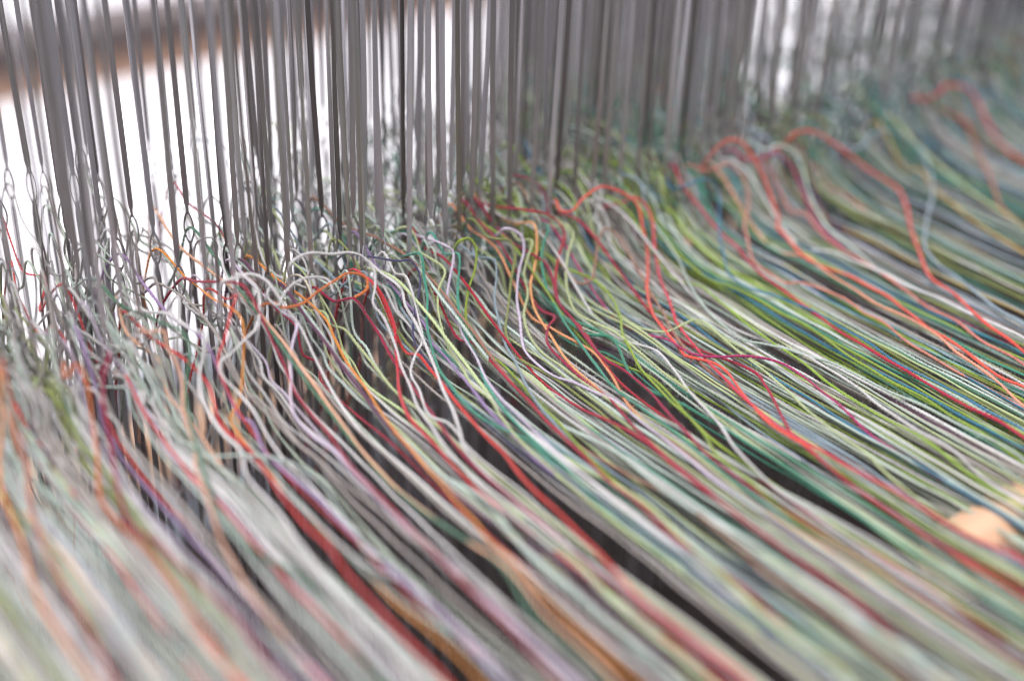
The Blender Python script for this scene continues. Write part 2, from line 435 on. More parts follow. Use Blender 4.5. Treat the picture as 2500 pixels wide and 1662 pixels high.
def front(x, rg, lay, yend):
    """procedural run: lip at the front row, drop, then the sheet towards the weaver"""
    st = rg.uniform(.55, 1.35)         # how abruptly it drops
    lip = rg.uniform(-19, -12.5) if rg.random() < .9 else rg.uniform(-11, -4)
    k = rg.uniform(0, 6.28)
    pts = [(x + rg.gauss(0, .8), 1.5 + rg.uniform(-1, 2), lip)]
    xs = x
    for v, z in ((3.5, -17), (7, -19), (12, -21), (24, -24)):
        vv = v*st + (.0 if v < 20 else 4*(st-1))
        xs = x + rg.gauss(0, .6 if v < 14 else .3)
        pts.append((xs + bundle(x, 0)*min(v/24, 1), -vv, z - lay + rg.uniform(-.6, .6)))
    y = -38
    dr = rg.gauss(0, .03)
    while y > yend:
        xx = x + bundle(x, 0) + dr*(-y-30) + .5*math.sin(-y/45 + k)
        pts.append((xx + gap_shift(xx, y), y, sheet_z(y) - lay*min(1, 1) + rg.uniform(-.3, .3)))
        y -= rg.uniform(13, 19)
    pts.append((pts[-1][0], yend, sheet_z(yend) - lay))
    return pts

TRACED = [
('lime',0.55,[[123.0,-2.5,-3.8],[126.1,-2.7,-4.0],[127.2,-4.2,-6.3],[125.2,-6.6,-10.5],[120.8,-9.5,-14.5],[116.0,-14.6,-19.2],[112.8,-20.8,-21.6],[113.1,-26.2,-23.5],[114.0,-32.3,-24.0],[113.3,-38.1,-24.4],[111.4,-47.5,-25.1],[109.9,-59.5,-26.0],[106.6,-73.9,-26.1]]),
('olive',0.55,[[134.5,-3.5,-6.2],[138.7,-4.5,-7.7],[139.1,-6.4,-11.1],[135.2,-9.8,-15.7],[129.7,-15.6,-20.5],[123.4,-22.4,-23.0],[120.1,-32.2,-24.9],[121.6,-41.0,-25.5],[122.3,-48.4,-26.0]]),
('pistachio',0.55,[[145.5,-5.8,-9.1],[142.5,-7.7,-12.4],[139.2,-10.3,-15.3],[137.7,-13.8,-18.8],[131.8,-19.7,-21.1],[128.5,-26.0,-23.5],[126.1,-34.4,-24.1],[126.1,-41.5,-24.6],[125.9,-49.2,-25.2],[126.7,-59.5,-26.0],[127.4,-72.1,-26.1],[127.3,-85.3,-26.1]]),
('lilac',0.55,[[138.3,-2.8,-4.2],[140.5,-3.4,-5.1],[142.6,-4.8,-7.3],[142.0,-6.6,-10.5],[137.4,-10.0,-15.0],[133.8,-13.9,-18.9],[129.3,-20.9,-21.6],[125.9,-26.1,-23.5],[122.5,-32.1,-23.9],[121.6,-38.7,-24.4],[122.0,-45.2,-24.9],[123.9,-48.7,-25.2],[126.0,-55.3,-25.7],[127.4,-61.5,-26.0],[126.5,-73.0,-26.1],[125.2,-87.4,-26.2]]),
('teal',0.55,[[152.1,-4.7,-6.4],[148.0,-7.4,-11.0],[145.8,-9.8,-13.9],[143.3,-15.3,-18.6],[140.9,-22.7,-21.4],[137.0,-34.6,-23.2],[133.5,-46.2,-24.1],[130.6,-56.8,-24.9],[129.9,-66.7,-25.1],[129.3,-75.2,-25.2],[128.5,-83.9,-25.2]]),
('crimson',0.55,[[144.4,-7.9,-12.0],[146.8,-10.3,-14.4],[146.7,-13.8,-17.9],[143.0,-20.8,-20.6],[142.5,-27.1,-22.7],[138.5,-38.9,-23.5],[137.1,-44.5,-24.0],[136.8,-48.3,-24.2],[137.7,-52.8,-24.6],[137.1,-61.8,-25.1],[134.5,-70.9,-25.2],[131.2,-81.3,-25.2]]),
('crimson',0.55,[[148.7,-1.5,-2.3],[152.7,-2.6,-3.9],[155.7,-4.2,-6.4],[156.4,-4.8,-7.5],[157.0,-6.2,-9.9],[152.7,-9.0,-14.0],[148.5,-12.9,-17.9],[143.5,-21.0,-21.6],[142.8,-29.8,-23.8],[139.6,-38.8,-24.4],[135.5,-49.8,-25.3]]),
('crimson',0.55,[[139.3,-23.8,-22.7],[135.2,-26.0,-23.5],[130.7,-30.7,-23.8],[128.7,-36.0,-24.2],[127.4,-44.7,-24.9],[126.9,-52.1,-25.4],[126.9,-60.4,-26.0],[124.0,-70.5,-26.1],[121.1,-83.7,-26.1]]),
('apricot',0.55,[[148.2,-3.3,-5.8],[146.7,-6.3,-11.0],[143.4,-9.6,-15.5],[140.2,-12.1,-18.0],[137.0,-17.4,-21.2],[135.3,-23.3,-23.4],[132.8,-31.2,-24.8],[129.2,-42.7,-25.6],[128.8,-51.7,-26.3],[127.7,-58.5,-26.8]]),
('apricot',0.55,[[135.5,-26.2,-23.5],[135.8,-28.9,-23.7],[137.1,-36.4,-24.3],[137.1,-42.9,-24.7],[134.3,-52.2,-25.4],[131.4,-58.7,-25.9],[129.3,-63.7,-26.0],[127.9,-68.4,-26.0]]),
('pistachio',0.55,[[158.5,-5.5,-7.8],[159.6,-7.0,-10.3],[155.9,-9.6,-13.7],[151.9,-13.3,-17.4],[147.2,-20.2,-20.4],[145.3,-25.6,-22.4],[146.5,-32.1,-23.1],[147.7,-38.0,-23.5],[147.6,-43.8,-23.9],[145.9,-58.0,-25.0],[144.9,-67.5,-25.1]]),
('lime',0.55,[[153.5,-13.3,-17.4],[156.9,-16.4,-19.0],[158.8,-20.6,-20.6],[158.3,-26.2,-22.6],[154.4,-33.5,-23.2],[149.7,-39.2,-23.6],[146.0,-46.1,-24.1],[142.2,-54.1,-24.7],[139.1,-65.0,-25.1],[136.7,-75.7,-25.2]]),
('brown',0.55,[[152.9,-17.2,-19.3],[157.4,-17.8,-19.5],[162.8,-13.3,-17.4],[167.3,-9.3,-13.4],[171.3,-7.7,-11.6],[174.1,-9.3,-13.4],[174.9,-12.5,-16.6],[173.9,-18.1,-19.7],[171.8,-25.0,-22.2],[167.0,-36.0,-23.3],[158.4,-53.9,-24.6]]),
('coral',0.60,[[161.4,-3.8,-4.8],[166.9,-2.4,-2.7],[174.2,-1.7,-1.6],[179.1,-2.8,-3.4],[183.5,-4.6,-6.2],[185.3,-6.2,-8.9],[184.2,-9.7,-13.8],[182.3,-14.0,-18.1],[175.0,-22.1,-21.1],[169.7,-27.8,-22.7],[163.1,-37.2,-23.4],[159.3,-46.9,-24.1],[156.8,-54.5,-24.7],[156.1,-56.5,-24.8],[159.7,-63.1,-25.1],[159.6,-67.5,-25.1],[155.4,-77.6,-25.2],[150.9,-89.2,-25.3],[149.8,-98.6,-25.3],[149.9,-104.0,-25.4]]),
('coral',0.62,[[185.1,-4.8,-6.5],[187.7,-6.0,-8.6],[188.8,-7.7,-11.6],[187.7,-10.4,-14.5],[185.4,-13.9,-18.0],[178.4,-23.4,-21.6],[174.1,-30.4,-22.9],[168.0,-40.2,-23.6],[165.8,-43.2,-23.9],[162.5,-52.2,-24.5],[159.8,-60.4,-25.1],[157.0,-68.4,-25.1],[153.9,-79.0,-25.2],[151.8,-88.3,-25.3],[151.2,-97.4,-25.3],[151.3,-102.8,-25.4],[152.0,-108.6,-25.4],[151.6,-115.2,-25.4],[152.6,-126.3,-25.5],[152.5,-135.3,-25.5],[152.3,-144.7,-25.6],[153.6,-153.1,-25.6],[154.7,-159.3,-25.7]]),
('white',0.58,[[74.0,1.8,2.0],[77.6,2.8,2.6],[80.9,2.7,2.5],[85.5,1.1,1.6],[90.4,0.1,1.0],[93.5,-1.2,-0.8],[95.1,-3.4,-4.2],[93.8,-5.4,-7.6],[91.8,-7.3,-10.8],[93.2,-9.9,-14.0],[92.8,-14.9,-18.4],[90.4,-21.5,-20.9],[87.9,-28.9,-22.8],[84.1,-38.1,-23.5],[82.3,-46.0,-24.1],[80.6,-53.6,-24.6]]),
('white',0.65,[[100.2,-6.3,-8.7],[101.0,-7.2,-10.3],[100.4,-9.4,-13.0],[101.0,-13.1,-16.8],[100.0,-18.3,-19.3],[98.6,-22.8,-21.0],[96.0,-29.5,-22.4],[92.3,-37.6,-23.0],[89.8,-44.6,-23.5],[86.5,-51.5,-24.0],[83.9,-56.5,-24.4]]),
('white',0.50,[[103.8,-5.2,-7.7],[102.5,-12.2,-16.8],[100.2,-17.3,-19.8],[95.6,-20.6,-21.0],[91.3,-24.8,-22.6],[89.4,-30.6,-23.4],[85.1,-41.5,-24.2],[86.9,-46.2,-24.5]]),
('orange',0.50,[[67.8,-4.3,-5.6],[73.1,-4.6,-6.1],[77.9,-3.7,-4.7],[82.7,-3.0,-3.6],[84.4,-2.8,-3.3],[87.2,-2.5,-2.8],[90.3,-3.1,-3.7],[92.1,-4.0,-5.1],[91.8,-5.1,-7.1],[90.4,-5.5,-7.8],[87.1,-5.8,-8.3]]),
('red',0.60,[[94.6,-5.3,-7.9],[95.6,-7.0,-10.9],[95.7,-9.5,-14.1],[95.2,-12.1,-16.6],[93.2,-15.5,-19.1],[91.1,-18.8,-20.3],[88.1,-23.5,-22.1],[82.9,-32.3,-23.5],[80.2,-41.1,-24.2]]),
('crimson',0.55,[[87.2,-5.6,-8.8],[89.4,-8.1,-13.1],[90.2,-11.5,-16.5],[89.9,-17.7,-20.4],[89.6,-22.1,-22.0],[88.9,-28.7,-23.7],[87.5,-35.1,-24.2],[85.5,-44.5,-24.9],[83.2,-55.9,-25.7]]),
('red',0.65,[[96.0,-21.3,-20.8],[96.0,-26.4,-22.6],[94.7,-33.2,-23.1],[93.3,-41.1,-23.7],[91.9,-49.4,-24.3],[91.0,-57.0,-24.9],[90.2,-63.6,-25.1],[87.4,-74.6,-25.2],[86.2,-86.6,-25.3],[84.7,-97.7,-25.3],[82.8,-108.8,-25.4],[80.8,-120.0,-25.5],[80.8,-128.7,-25.5],[81.0,-138.1,-25.6],[81.2,-146.3,-25.6]]),
('crimson',0.60,[[111.7,-23.5,-21.7],[112.1,-26.4,-22.6],[111.1,-33.6,-23.2],[109.6,-42.7,-23.8],[108.6,-50.9,-24.4],[106.9,-59.1,-25.0],[105.8,-67.4,-25.1],[104.9,-74.3,-25.2],[102.9,-85.9,-25.3],[102.2,-97.4,-25.3],[100.4,-109.4,-25.4],[100.8,-116.8,-25.4],[100.4,-125.3,-25.5],[100.4,-129.5,-25.5]]),
('orange',0.55,[[77.9,-7.4,-11.0],[77.9,-10.5,-14.6],[78.0,-11.4,-15.5],[78.1,-15.0,-18.5],[77.8,-20.7,-20.6],[77.7,-26.0,-22.6],[75.6,-34.8,-23.2],[74.3,-42.2,-23.8],[73.3,-49.6,-24.3],[71.4,-65.9,-25.1],[69.4,-79.0,-25.2],[67.8,-87.1,-25.3],[67.5,-94.1,-25.3]]),
('mauve',0.55,[[103.7,-14.5,-18.8],[102.1,-18.1,-20.1],[102.5,-23.9,-22.3],[101.4,-32.2,-23.5],[99.6,-40.7,-24.1],[98.1,-48.4,-24.7],[97.3,-57.0,-25.3]]),
('teal',0.55,[[109.8,-3.1,-4.0],[109.0,-5.8,-8.6],[107.9,-8.7,-13.1],[104.8,-12.9,-17.3],[101.4,-19.0,-20.3],[98.1,-27.3,-23.0],[96.4,-34.6,-23.5],[95.1,-41.8,-24.0],[94.8,-48.7,-24.5],[96.9,-55.7,-25.1],[98.3,-62.3,-25.4]]),
('teal',0.55,[[121.1,-4.5,-6.6],[118.1,-8.2,-13.0],[115.2,-12.5,-17.3],[112.4,-18.8,-20.6],[109.9,-27.7,-23.4],[106.0,-35.3,-24.0],[102.5,-45.8,-24.8],[100.7,-56.7,-25.6]]),
('steel',0.50,[[131.4,-6.9,-10.4],[130.2,-9.3,-13.5],[126.9,-12.9,-17.2],[123.2,-19.4,-20.3],[119.8,-26.9,-22.8],[116.0,-36.5,-23.5],[111.1,-47.8,-24.4],[109.3,-54.6,-24.9]]),
('pistachio',0.55,[[115.4,-6.2,-9.1],[112.1,-8.2,-12.5],[109.4,-11.5,-15.8],[107.1,-16.2,-19.1],[104.8,-22.6,-21.5],[103.1,-30.6,-23.1],[101.0,-37.6,-23.6],[101.2,-44.4,-24.1],[99.2,-51.0,-24.6],[97.1,-59.4,-25.2]]),
('lilac',0.55,[[118.3,-2.8,-3.9],[119.6,-3.7,-5.2],[119.2,-4.7,-6.9],[115.9,-7.5,-11.7],[113.4,-10.3,-15.0],[113.5,-13.4,-18.1],[111.1,-20.5,-21.1],[109.5,-27.8,-23.3],[105.1,-38.9,-24.1],[103.5,-50.3,-24.9]]),
('navy',0.45,[[103.7,-2.8,-4.0],[106.3,-3.1,-4.4],[107.6,-4.5,-6.6],[107.4,-6.2,-9.7],[105.7,-7.8,-12.4],[102.5,-10.3,-15.0],[100.2,-12.8,-17.5],[98.2,-16.3,-19.6],[97.7,-20.2,-21.1]]),
('white',0.55,[[55.8,2.8,2.2],[59.3,2.6,2.0],[63.3,2.6,2.0],[65.9,0.2,0.6],[67.2,-1.6,-1.8],[68.6,-4.3,-6.0],[70.7,-7.3,-11.2]]),
('white',0.50,[[66.9,-3.8,-4.9],[68.3,-2.9,-3.7],[70.6,-2.0,-2.3],[75.3,-1.3,-1.2],[79.3,-1.7,-1.8],[81.7,-2.5,-3.0],[82.2,-4.3,-5.8]]),
('white',0.55,[[59.7,3.3,2.8],[62.0,1.0,1.5],[63.0,-1.1,-0.8],[61.9,-3.4,-4.2],[59.6,-5.6,-7.8],[55.7,-6.5,-9.4],[51.0,-7.6,-11.3],[47.8,-8.2,-12.3],[47.0,-10.2,-14.3],[48.7,-13.7,-17.8],[49.5,-20.2,-20.4]]),
('red',0.50,[[57.2,-0.7,-0.8],[54.3,-2.7,-3.8],[50.7,-5.6,-8.5],[47.7,-7.7,-12.2],[46.9,-10.9,-15.6]]),
('crimson',0.60,[[59.6,0.5,1.2],[60.6,-1.1,-0.8],[61.4,-4.2,-5.4],[62.1,-5.9,-8.5],[62.4,-7.9,-11.8],[62.7,-10.6,-14.7],[62.5,-14.0,-18.1],[61.2,-20.1,-20.4],[61.3,-25.7,-22.5],[60.9,-32.9,-23.1],[59.5,-42.6,-23.8],[58.2,-50.2,-24.4],[58.0,-59.2,-25.0],[56.9,-69.9,-25.2],[56.3,-79.6,-25.2],[55.7,-88.8,-25.3],[55.1,-97.6,-25.3],[54.2,-111.3,-25.4]]),
('lilac',0.62,[[69.7,-6.9,-10.2],[67.5,-8.7,-12.8],[65.0,-11.5,-15.6],[62.7,-15.4,-18.6],[59.9,-19.5,-20.2],[57.7,-25.1,-22.3],[57.1,-32.5,-23.1],[58.1,-40.4,-23.7]]),
('mauve',0.65,[[47.4,-22.5,-21.3],[45.0,-33.2,-23.1],[45.2,-39.9,-23.6],[46.1,-52.2,-24.5],[45.9,-65.5,-25.1],[45.8,-78.0,-25.2],[46.1,-89.3,-25.3],[46.3,-100.0,-25.3],[45.0,-115.6,-25.4]]),
('orange',0.50,[[56.8,-3.6,-5.8],[54.2,-8.0,-13.5],[50.9,-12.2,-17.6],[48.3,-15.4,-20.0],[44.1,-18.7,-21.2]]),
('peach',0.70,[[36.6,-2.4,-2.7],[37.3,-2.6,-3.0],[36.8,-4.5,-5.9],[37.7,-6.6,-9.6],[37.4,-9.3,-13.4],[35.6,-12.6,-16.7],[33.6,-17.9,-19.6],[32.4,-23.5,-21.7],[29.3,-29.5,-22.9],[26.3,-40.9,-23.7],[23.1,-51.5,-24.5],[20.8,-62.1,-25.1],[18.7,-74.6,-25.2]]),
('white',0.80,[[45.0,-3.9,-5.0],[46.0,-4.1,-5.2],[44.9,-6.3,-9.0],[42.1,-8.8,-12.9],[40.2,-12.4,-16.5],[39.7,-17.9,-19.5],[40.1,-23.8,-21.8],[40.8,-29.2,-22.8],[37.3,-38.4,-23.5],[36.8,-50.5,-24.4],[35.5,-63.3,-25.1],[33.5,-76.6,-25.2],[32.3,-89.6,-25.3],[32.3,-100.2,-25.3],[31.2,-110.3,-25.4]]),
('orange',0.65,[[13.6,-4.1,-5.3],[14.6,-3.2,-3.9],[15.7,-3.0,-3.6],[16.6,-4.3,-5.6],[16.1,-6.6,-9.7],[14.7,-10.0,-14.1],[12.9,-15.0,-18.5],[7.6,-28.6,-22.8],[7.6,-37.9,-23.5],[8.6,-49.9,-24.4],[8.1,-60.3,-25.1],[7.2,-69.3,-25.2],[6.7,-77.4,-25.2],[5.4,-87.4,-25.3]]),
('crimson',0.70,[[23.0,-3.6,-4.7],[21.8,-4.3,-5.9],[20.1,-5.8,-8.4],[18.5,-8.2,-12.5],[17.1,-13.0,-17.3],[9.4,-37.2,-23.6],[11.3,-48.3,-24.4],[12.1,-58.2,-25.1],[12.8,-66.0,-25.3],[13.2,-75.8,-25.4],[12.5,-84.5,-25.4],[11.9,-92.1,-25.5],[12.1,-96.5,-25.5]]),
('orange',0.65,[[-0.7,-1.4,-1.2],[-3.5,-6.2,-9.0],[-9.0,-15.6,-18.7],[-10.2,-25.5,-22.4],[-12.2,-35.9,-23.3],[-14.6,-45.0,-24.0],[-15.6,-54.5,-24.7],[-15.8,-62.9,-25.1],[-15.8,-71.7,-25.2],[-15.9,-75.8,-25.2]]),
('rust',0.65,[[0.6,-0.2,0.4],[0.0,-3.3,-4.2],[-1.1,-6.5,-9.7],[-2.1,-8.7,-13.0],[-2.1,-12.3,-16.6],[-4.5,-19.2,-20.2],[-6.9,-28.8,-23.0],[-9.2,-43.8,-24.1],[-10.2,-57.2,-25.1],[-11.3,-67.5,-25.3],[-12.7,-77.9,-25.4]]),
('red',0.65,[[42.9,-10.5,-14.7],[40.8,-20.5,-20.6],[42.5,-30.8,-23.0],[40.3,-48.3,-24.3],[39.3,-58.8,-25.1],[39.5,-67.1,-25.2],[38.2,-77.4,-25.3],[37.3,-88.3,-25.4],[36.4,-99.4,-25.4],[36.2,-110.4,-25.5]]),
('green',0.70,[[41.7,-3.6,-4.8],[41.7,-5.8,-8.6],[37.7,-10.2,-14.6],[27.0,-43.5,-24.2],[27.0,-61.8,-25.5],[29.5,-70.6,-25.5],[29.2,-81.9,-25.6],[28.2,-92.9,-25.7],[27.2,-103.3,-25.7]]),
('coral',0.75,[[225.9,-0.5,0.1],[232.4,-1.3,-1.1],[235.3,-4.3,-5.7],[237.9,-7.9,-12.0],[236.5,-13.1,-17.2],[231.9,-20.8,-20.6],[229.7,-21.7,-21.0],[227.5,-29.3,-22.8],[224.5,-37.8,-23.5],[224.7,-45.0,-24.0],[227.6,-52.7,-24.6],[227.5,-60.4,-25.1],[226.7,-67.4,-25.1],[224.4,-75.3,-25.2],[221.6,-84.5,-25.2],[221.1,-91.1,-25.3],[219.4,-98.5,-25.3],[216.8,-106.8,-25.4],[215.5,-113.0,-25.4],[216.1,-118.7,-25.4]]),
('coral',0.85,[[255.2,-3.3,-3.2],[258.2,-3.1,-2.9],[264.0,-3.8,-4.0],[270.8,-6.3,-8.2],[277.2,-9.9,-13.1],[281.1,-14.2,-17.3],[283.0,-19.9,-19.4],[284.2,-25.3,-21.4],[276.9,-34.6,-22.3],[267.5,-43.6,-23.0],[258.0,-53.7,-23.7],[250.5,-61.6,-24.2],[244.7,-69.0,-24.3],[243.2,-76.8,-24.3],[239.2,-85.7,-24.4],[235.3,-94.2,-24.4],[232.9,-102.4,-24.4]]),
('steel',0.85,[[281.7,-9.2,-12.4],[288.6,-7.5,-10.3],[297.9,-7.5,-10.3],[305.3,-9.7,-12.9],[309.6,-14.1,-17.2],[304.5,-22.8,-20.5],[293.5,-32.6,-22.2],[279.1,-41.6,-22.8],[267.1,-49.6,-23.4],[260.1,-54.9,-23.8],[255.0,-62.5,-24.2],[252.1,-72.0,-24.3],[248.0,-82.4,-24.3],[245.0,-91.8,-24.4],[243.0,-100.7,-24.4]]),
('white',0.60,[[234.6,-42.3,-23.6],[235.3,-45.7,-23.9],[237.2,-56.9,-24.7],[237.2,-67.6,-25.0],[238.3,-77.0,-25.0],[237.8,-87.3,-25.1],[238.1,-96.7,-25.1],[238.5,-103.8,-25.2]]),
('mint',0.55,[[188.5,-19.7,-20.0],[182.5,-31.5,-22.7],[177.4,-43.0,-23.6],[175.4,-52.3,-24.3],[174.7,-59.5,-24.8],[177.8,-64.6,-24.9],[180.3,-70.1,-24.9],[182.2,-76.1,-24.9],[184.7,-81.6,-25.0],[185.3,-88.3,-25.0],[185.8,-97.5,-25.1],[187.2,-107.8,-25.1],[187.7,-122.7,-25.2],[188.3,-134.7,-25.3]]),
('blue',0.50,[[206.5,-5.6,-7.4],[211.0,-5.4,-7.2],[215.5,-6.2,-8.5],[216.7,-8.6,-12.3],[213.4,-12.6,-16.3],[209.6,-16.4,-18.5],[203.7,-24.3,-21.5],[196.8,-33.9,-22.7],[195.4,-41.6,-23.3],[198.7,-48.2,-23.8],[200.5,-54.9,-24.3],[202.2,-61.6,-24.7],[201.4,-70.1,-24.7],[201.2,-77.8,-24.8],[199.8,-86.3,-24.8],[198.5,-94.6,-24.9],[199.1,-105.7,-24.9],[198.3,-119.5,-25.0],[198.0,-130.6,-25.1]]),
('red',0.65,[[209.6,-17.7,-19.5],[210.1,-22.9,-21.5],[208.9,-28.4,-22.8],[205.1,-39.0,-23.6],[203.7,-47.7,-24.2],[202.8,-56.3,-24.8],[201.3,-65.0,-25.1],[199.9,-74.0,-25.2],[199.1,-82.1,-25.2],[198.4,-90.0,-25.3],[197.7,-97.6,-25.3],[196.8,-107.5,-25.4],[196.5,-116.5,-25.4],[197.4,-124.5,-25.5],[195.9,-132.1,-25.5]]),
('lime',0.55,[[190.1,-19.3,-20.1],[189.9,-30.7,-22.9],[192.5,-39.9,-23.6],[193.8,-47.2,-24.2],[194.0,-55.4,-24.8],[195.0,-62.6,-25.1],[194.3,-71.0,-25.2],[191.8,-80.6,-25.2],[191.2,-88.4,-25.3],[190.0,-96.5,-25.3],[191.0,-105.0,-25.4],[189.7,-114.9,-25.4],[189.3,-125.8,-25.5]]),
('magenta',0.50,[[156.6,-50.3,-23.5],[156.7,-53.6,-23.7],[157.9,-58.4,-24.1],[161.7,-62.7,-24.2],[167.3,-66.3,-24.2],[171.2,-70.5,-24.3],[173.1,-75.5,-24.3],[172.4,-82.1,-24.3],[171.4,-88.3,-24.4],[169.9,-95.7,-24.4]]),
('crimson',0.60,[[165.3,-73.0,-25.4],[162.8,-78.3,-25.4],[159.9,-83.9,-25.4],[155.6,-90.7,-25.5],[152.0,-96.8,-25.5],[150.0,-103.1,-25.5],[147.4,-114.9,-25.6],[146.1,-125.3,-25.7],[145.6,-134.8,-25.7],[145.1,-143.8,-25.8],[145.8,-151.6,-25.8],[147.7,-160.9,-25.9]]),
('white',0.60,[[181.8,-75.5,-24.7],[181.4,-79.8,-24.7],[181.2,-86.8,-24.7],[180.2,-94.8,-24.8],[178.3,-101.0,-24.8],[177.3,-108.6,-24.8],[176.4,-115.8,-24.9],[177.0,-124.0,-24.9]]),
('salmon',0.65,[[243.7,-21.3,-20.9],[242.5,-26.3,-22.7],[238.8,-35.9,-23.4],[238.1,-47.9,-24.3],[237.0,-57.2,-25.0],[234.4,-67.2,-25.2],[231.6,-77.0,-25.3],[231.3,-87.1,-25.3],[227.5,-99.3,-25.4],[227.3,-108.6,-25.5]]),
('salmon',0.60,[[224.8,-39.2,-23.5],[223.3,-46.3,-24.0],[222.2,-58.2,-24.9],[220.9,-69.8,-25.1],[221.5,-79.5,-25.1],[220.0,-89.5,-25.2],[216.6,-97.6,-25.2],[215.0,-105.7,-25.3],[212.2,-114.4,-25.3],[208.5,-123.7,-25.4]]),
('lime',0.55,[[184.9,-34.4,-23.1],[183.7,-42.0,-23.7],[182.0,-52.6,-24.5],[180.5,-63.2,-25.0],[179.8,-72.2,-25.1],[178.4,-79.5,-25.1],[176.5,-87.0,-25.2],[175.6,-94.0,-25.2],[175.1,-103.7,-25.3],[175.7,-112.1,-25.3],[175.2,-121.1,-25.4]]),
('salmon',0.50,[[222.0,-4.4,-5.4],[223.4,-4.3,-5.3],[227.3,-6.0,-8.1],[229.0,-8.8,-12.4],[225.6,-13.2,-16.9],[218.9,-18.0,-19.1],[216.6,-21.5,-20.4],[214.3,-24.4,-21.6],[208.3,-33.0,-22.7],[207.0,-40.1,-23.2],[207.0,-45.8,-23.6],[211.1,-48.3,-23.8],[213.5,-54.5,-24.2],[215.2,-61.3,-24.7],[213.4,-69.5,-24.7],[213.4,-75.6,-24.7]]),
('lime',0.50,[[141.7,-59.8,-25.2],[138.5,-71.1,-25.3],[136.3,-78.4,-25.3],[133.7,-86.0,-25.3],[130.6,-92.8,-25.4]]),
('white',0.55,[[151.1,-51.7,-24.5],[148.2,-61.2,-25.1],[145.2,-68.5,-25.2],[142.8,-76.0,-25.2],[140.1,-84.6,-25.2],[136.5,-92.0,-25.3],[135.0,-96.2,-25.3]]),
('pistachio',0.50,[[159.4,-45.3,-24.0],[171.6,-46.0,-24.1],[170.4,-57.2,-24.9],[168.6,-66.8,-25.1],[167.5,-75.0,-25.2],[165.4,-83.9,-25.2],[162.7,-92.1,-25.3],[161.2,-99.0,-25.3],[160.0,-106.8,-25.4],[159.3,-113.2,-25.4]]),
('crimson',0.60,[[120.3,-75.2,-25.0],[119.9,-83.8,-25.1],[118.3,-93.3,-25.1],[117.7,-102.1,-25.2],[117.0,-111.5,-25.2],[116.5,-119.6,-25.3],[116.0,-127.5,-25.3],[115.9,-135.3,-25.4],[115.8,-144.5,-25.4]]),
('brown',0.60,[[110.6,-102.4,-25.4],[110.0,-109.7,-25.5],[109.1,-120.2,-25.5],[107.5,-127.8,-25.6],[107.5,-133.8,-25.6],[108.1,-140.9,-25.7],[107.8,-147.9,-25.7]]),
('green',0.70,[[65.1,-93.5,-25.7],[63.8,-99.4,-25.7],[61.7,-106.1,-25.7],[60.1,-112.8,-25.8],[59.9,-119.6,-25.8],[60.4,-126.6,-25.9]]),
('plum',0.80,[[74.8,-100.1,-26.1],[74.2,-105.7,-26.1],[73.5,-115.1,-26.1],[73.2,-124.4,-26.2],[73.2,-133.5,-26.3]]),
('mint',0.85,[[75.5,-77.1,-25.0],[73.1,-87.7,-25.1],[71.2,-98.8,-25.1],[70.9,-108.8,-25.2],[70.6,-118.3,-25.3],[70.2,-128.8,-25.3],[70.4,-137.0,-25.4]]),
('pistachio',0.75,[[103.7,-95.8,-25.1],[102.3,-105.4,-25.2],[100.8,-113.5,-25.2],[100.2,-121.1,-25.3],[98.4,-130.8,-25.3],[97.0,-140.3,-25.4],[97.0,-148.7,-25.4],[97.6,-155.2,-25.5]]),
('peach',0.75,[[65.4,-95.9,-25.4],[64.5,-102.0,-25.4],[62.6,-111.1,-25.5],[62.2,-120.2,-25.5],[62.1,-129.0,-25.6]]),
('mint',0.75,[[111.8,-79.9,-25.1],[111.1,-87.9,-25.2],[110.4,-102.6,-25.3],[110.9,-115.3,-25.3],[110.2,-134.4,-25.4],[110.1,-145.9,-25.5],[112.5,-160.2,-25.6]]),
('mint',0.50,[[31.6,-23.4,-20.7],[32.2,-27.2,-21.8],[41.0,-33.0,-22.2],[46.3,-38.3,-22.6],[48.7,-45.4,-23.1],[49.1,-52.0,-23.6],[47.5,-58.9,-24.1],[46.0,-68.8,-24.3],[44.6,-75.9,-24.3],[46.2,-81.4,-24.3]]),
('magenta',0.70,[[243.0,-5.0,-6.8],[245.7,-5.0,-6.9],[250.6,-7.5,-11.2],[250.6,-12.1,-16.2],[248.1,-18.5,-19.8],[242.9,-28.2,-22.8],[239.0,-38.7,-23.5]]),
('mint',0.65,[[242.1,-4.3,-5.3],[244.3,-4.0,-4.9],[248.9,-4.3,-5.4],[253.2,-6.0,-8.3],[254.6,-9.3,-13.1],[252.1,-14.8,-18.1],[248.2,-22.2,-20.9],[243.9,-30.9,-22.7],[241.1,-42.6,-23.5]]),
('plum',0.70,[[255.9,-4.5,-6.4],[257.2,-4.7,-6.7],[260.0,-7.4,-11.5],[257.8,-11.3,-15.7],[253.2,-17.7,-19.9],[250.3,-25.5,-22.8]]),
('ochre',0.80,[[301.9,-20.6,-20.7],[297.6,-30.3,-23.0],[293.5,-42.1,-23.9],[288.8,-56.8,-25.0],[285.4,-69.8,-25.2]]),
('pistachio',0.85,[[308.9,-11.0,-14.9],[310.8,-16.6,-18.8],[309.2,-30.5,-22.7],[304.3,-45.8,-23.8],[301.4,-59.0,-24.8]]),
('coral',0.90,[[330.4,-4.0,-5.1],[333.9,-2.9,-3.4],[341.2,-3.4,-4.2],[348.3,-5.2,-7.3],[350.9,-8.3,-12.4],[348.8,-16.9,-19.2]]),
('rust',0.80,[[338.7,-11.3,-14.9],[337.2,-16.2,-18.5],[329.0,-27.1,-22.2],[317.4,-39.4,-23.1],[304.7,-52.2,-24.1]]),
('blue',0.80,[[354.4,-6.4,-9.3],[361.5,-6.5,-9.6],[365.5,-10.6,-14.7],[367.4,-17.2,-19.3]]),
]


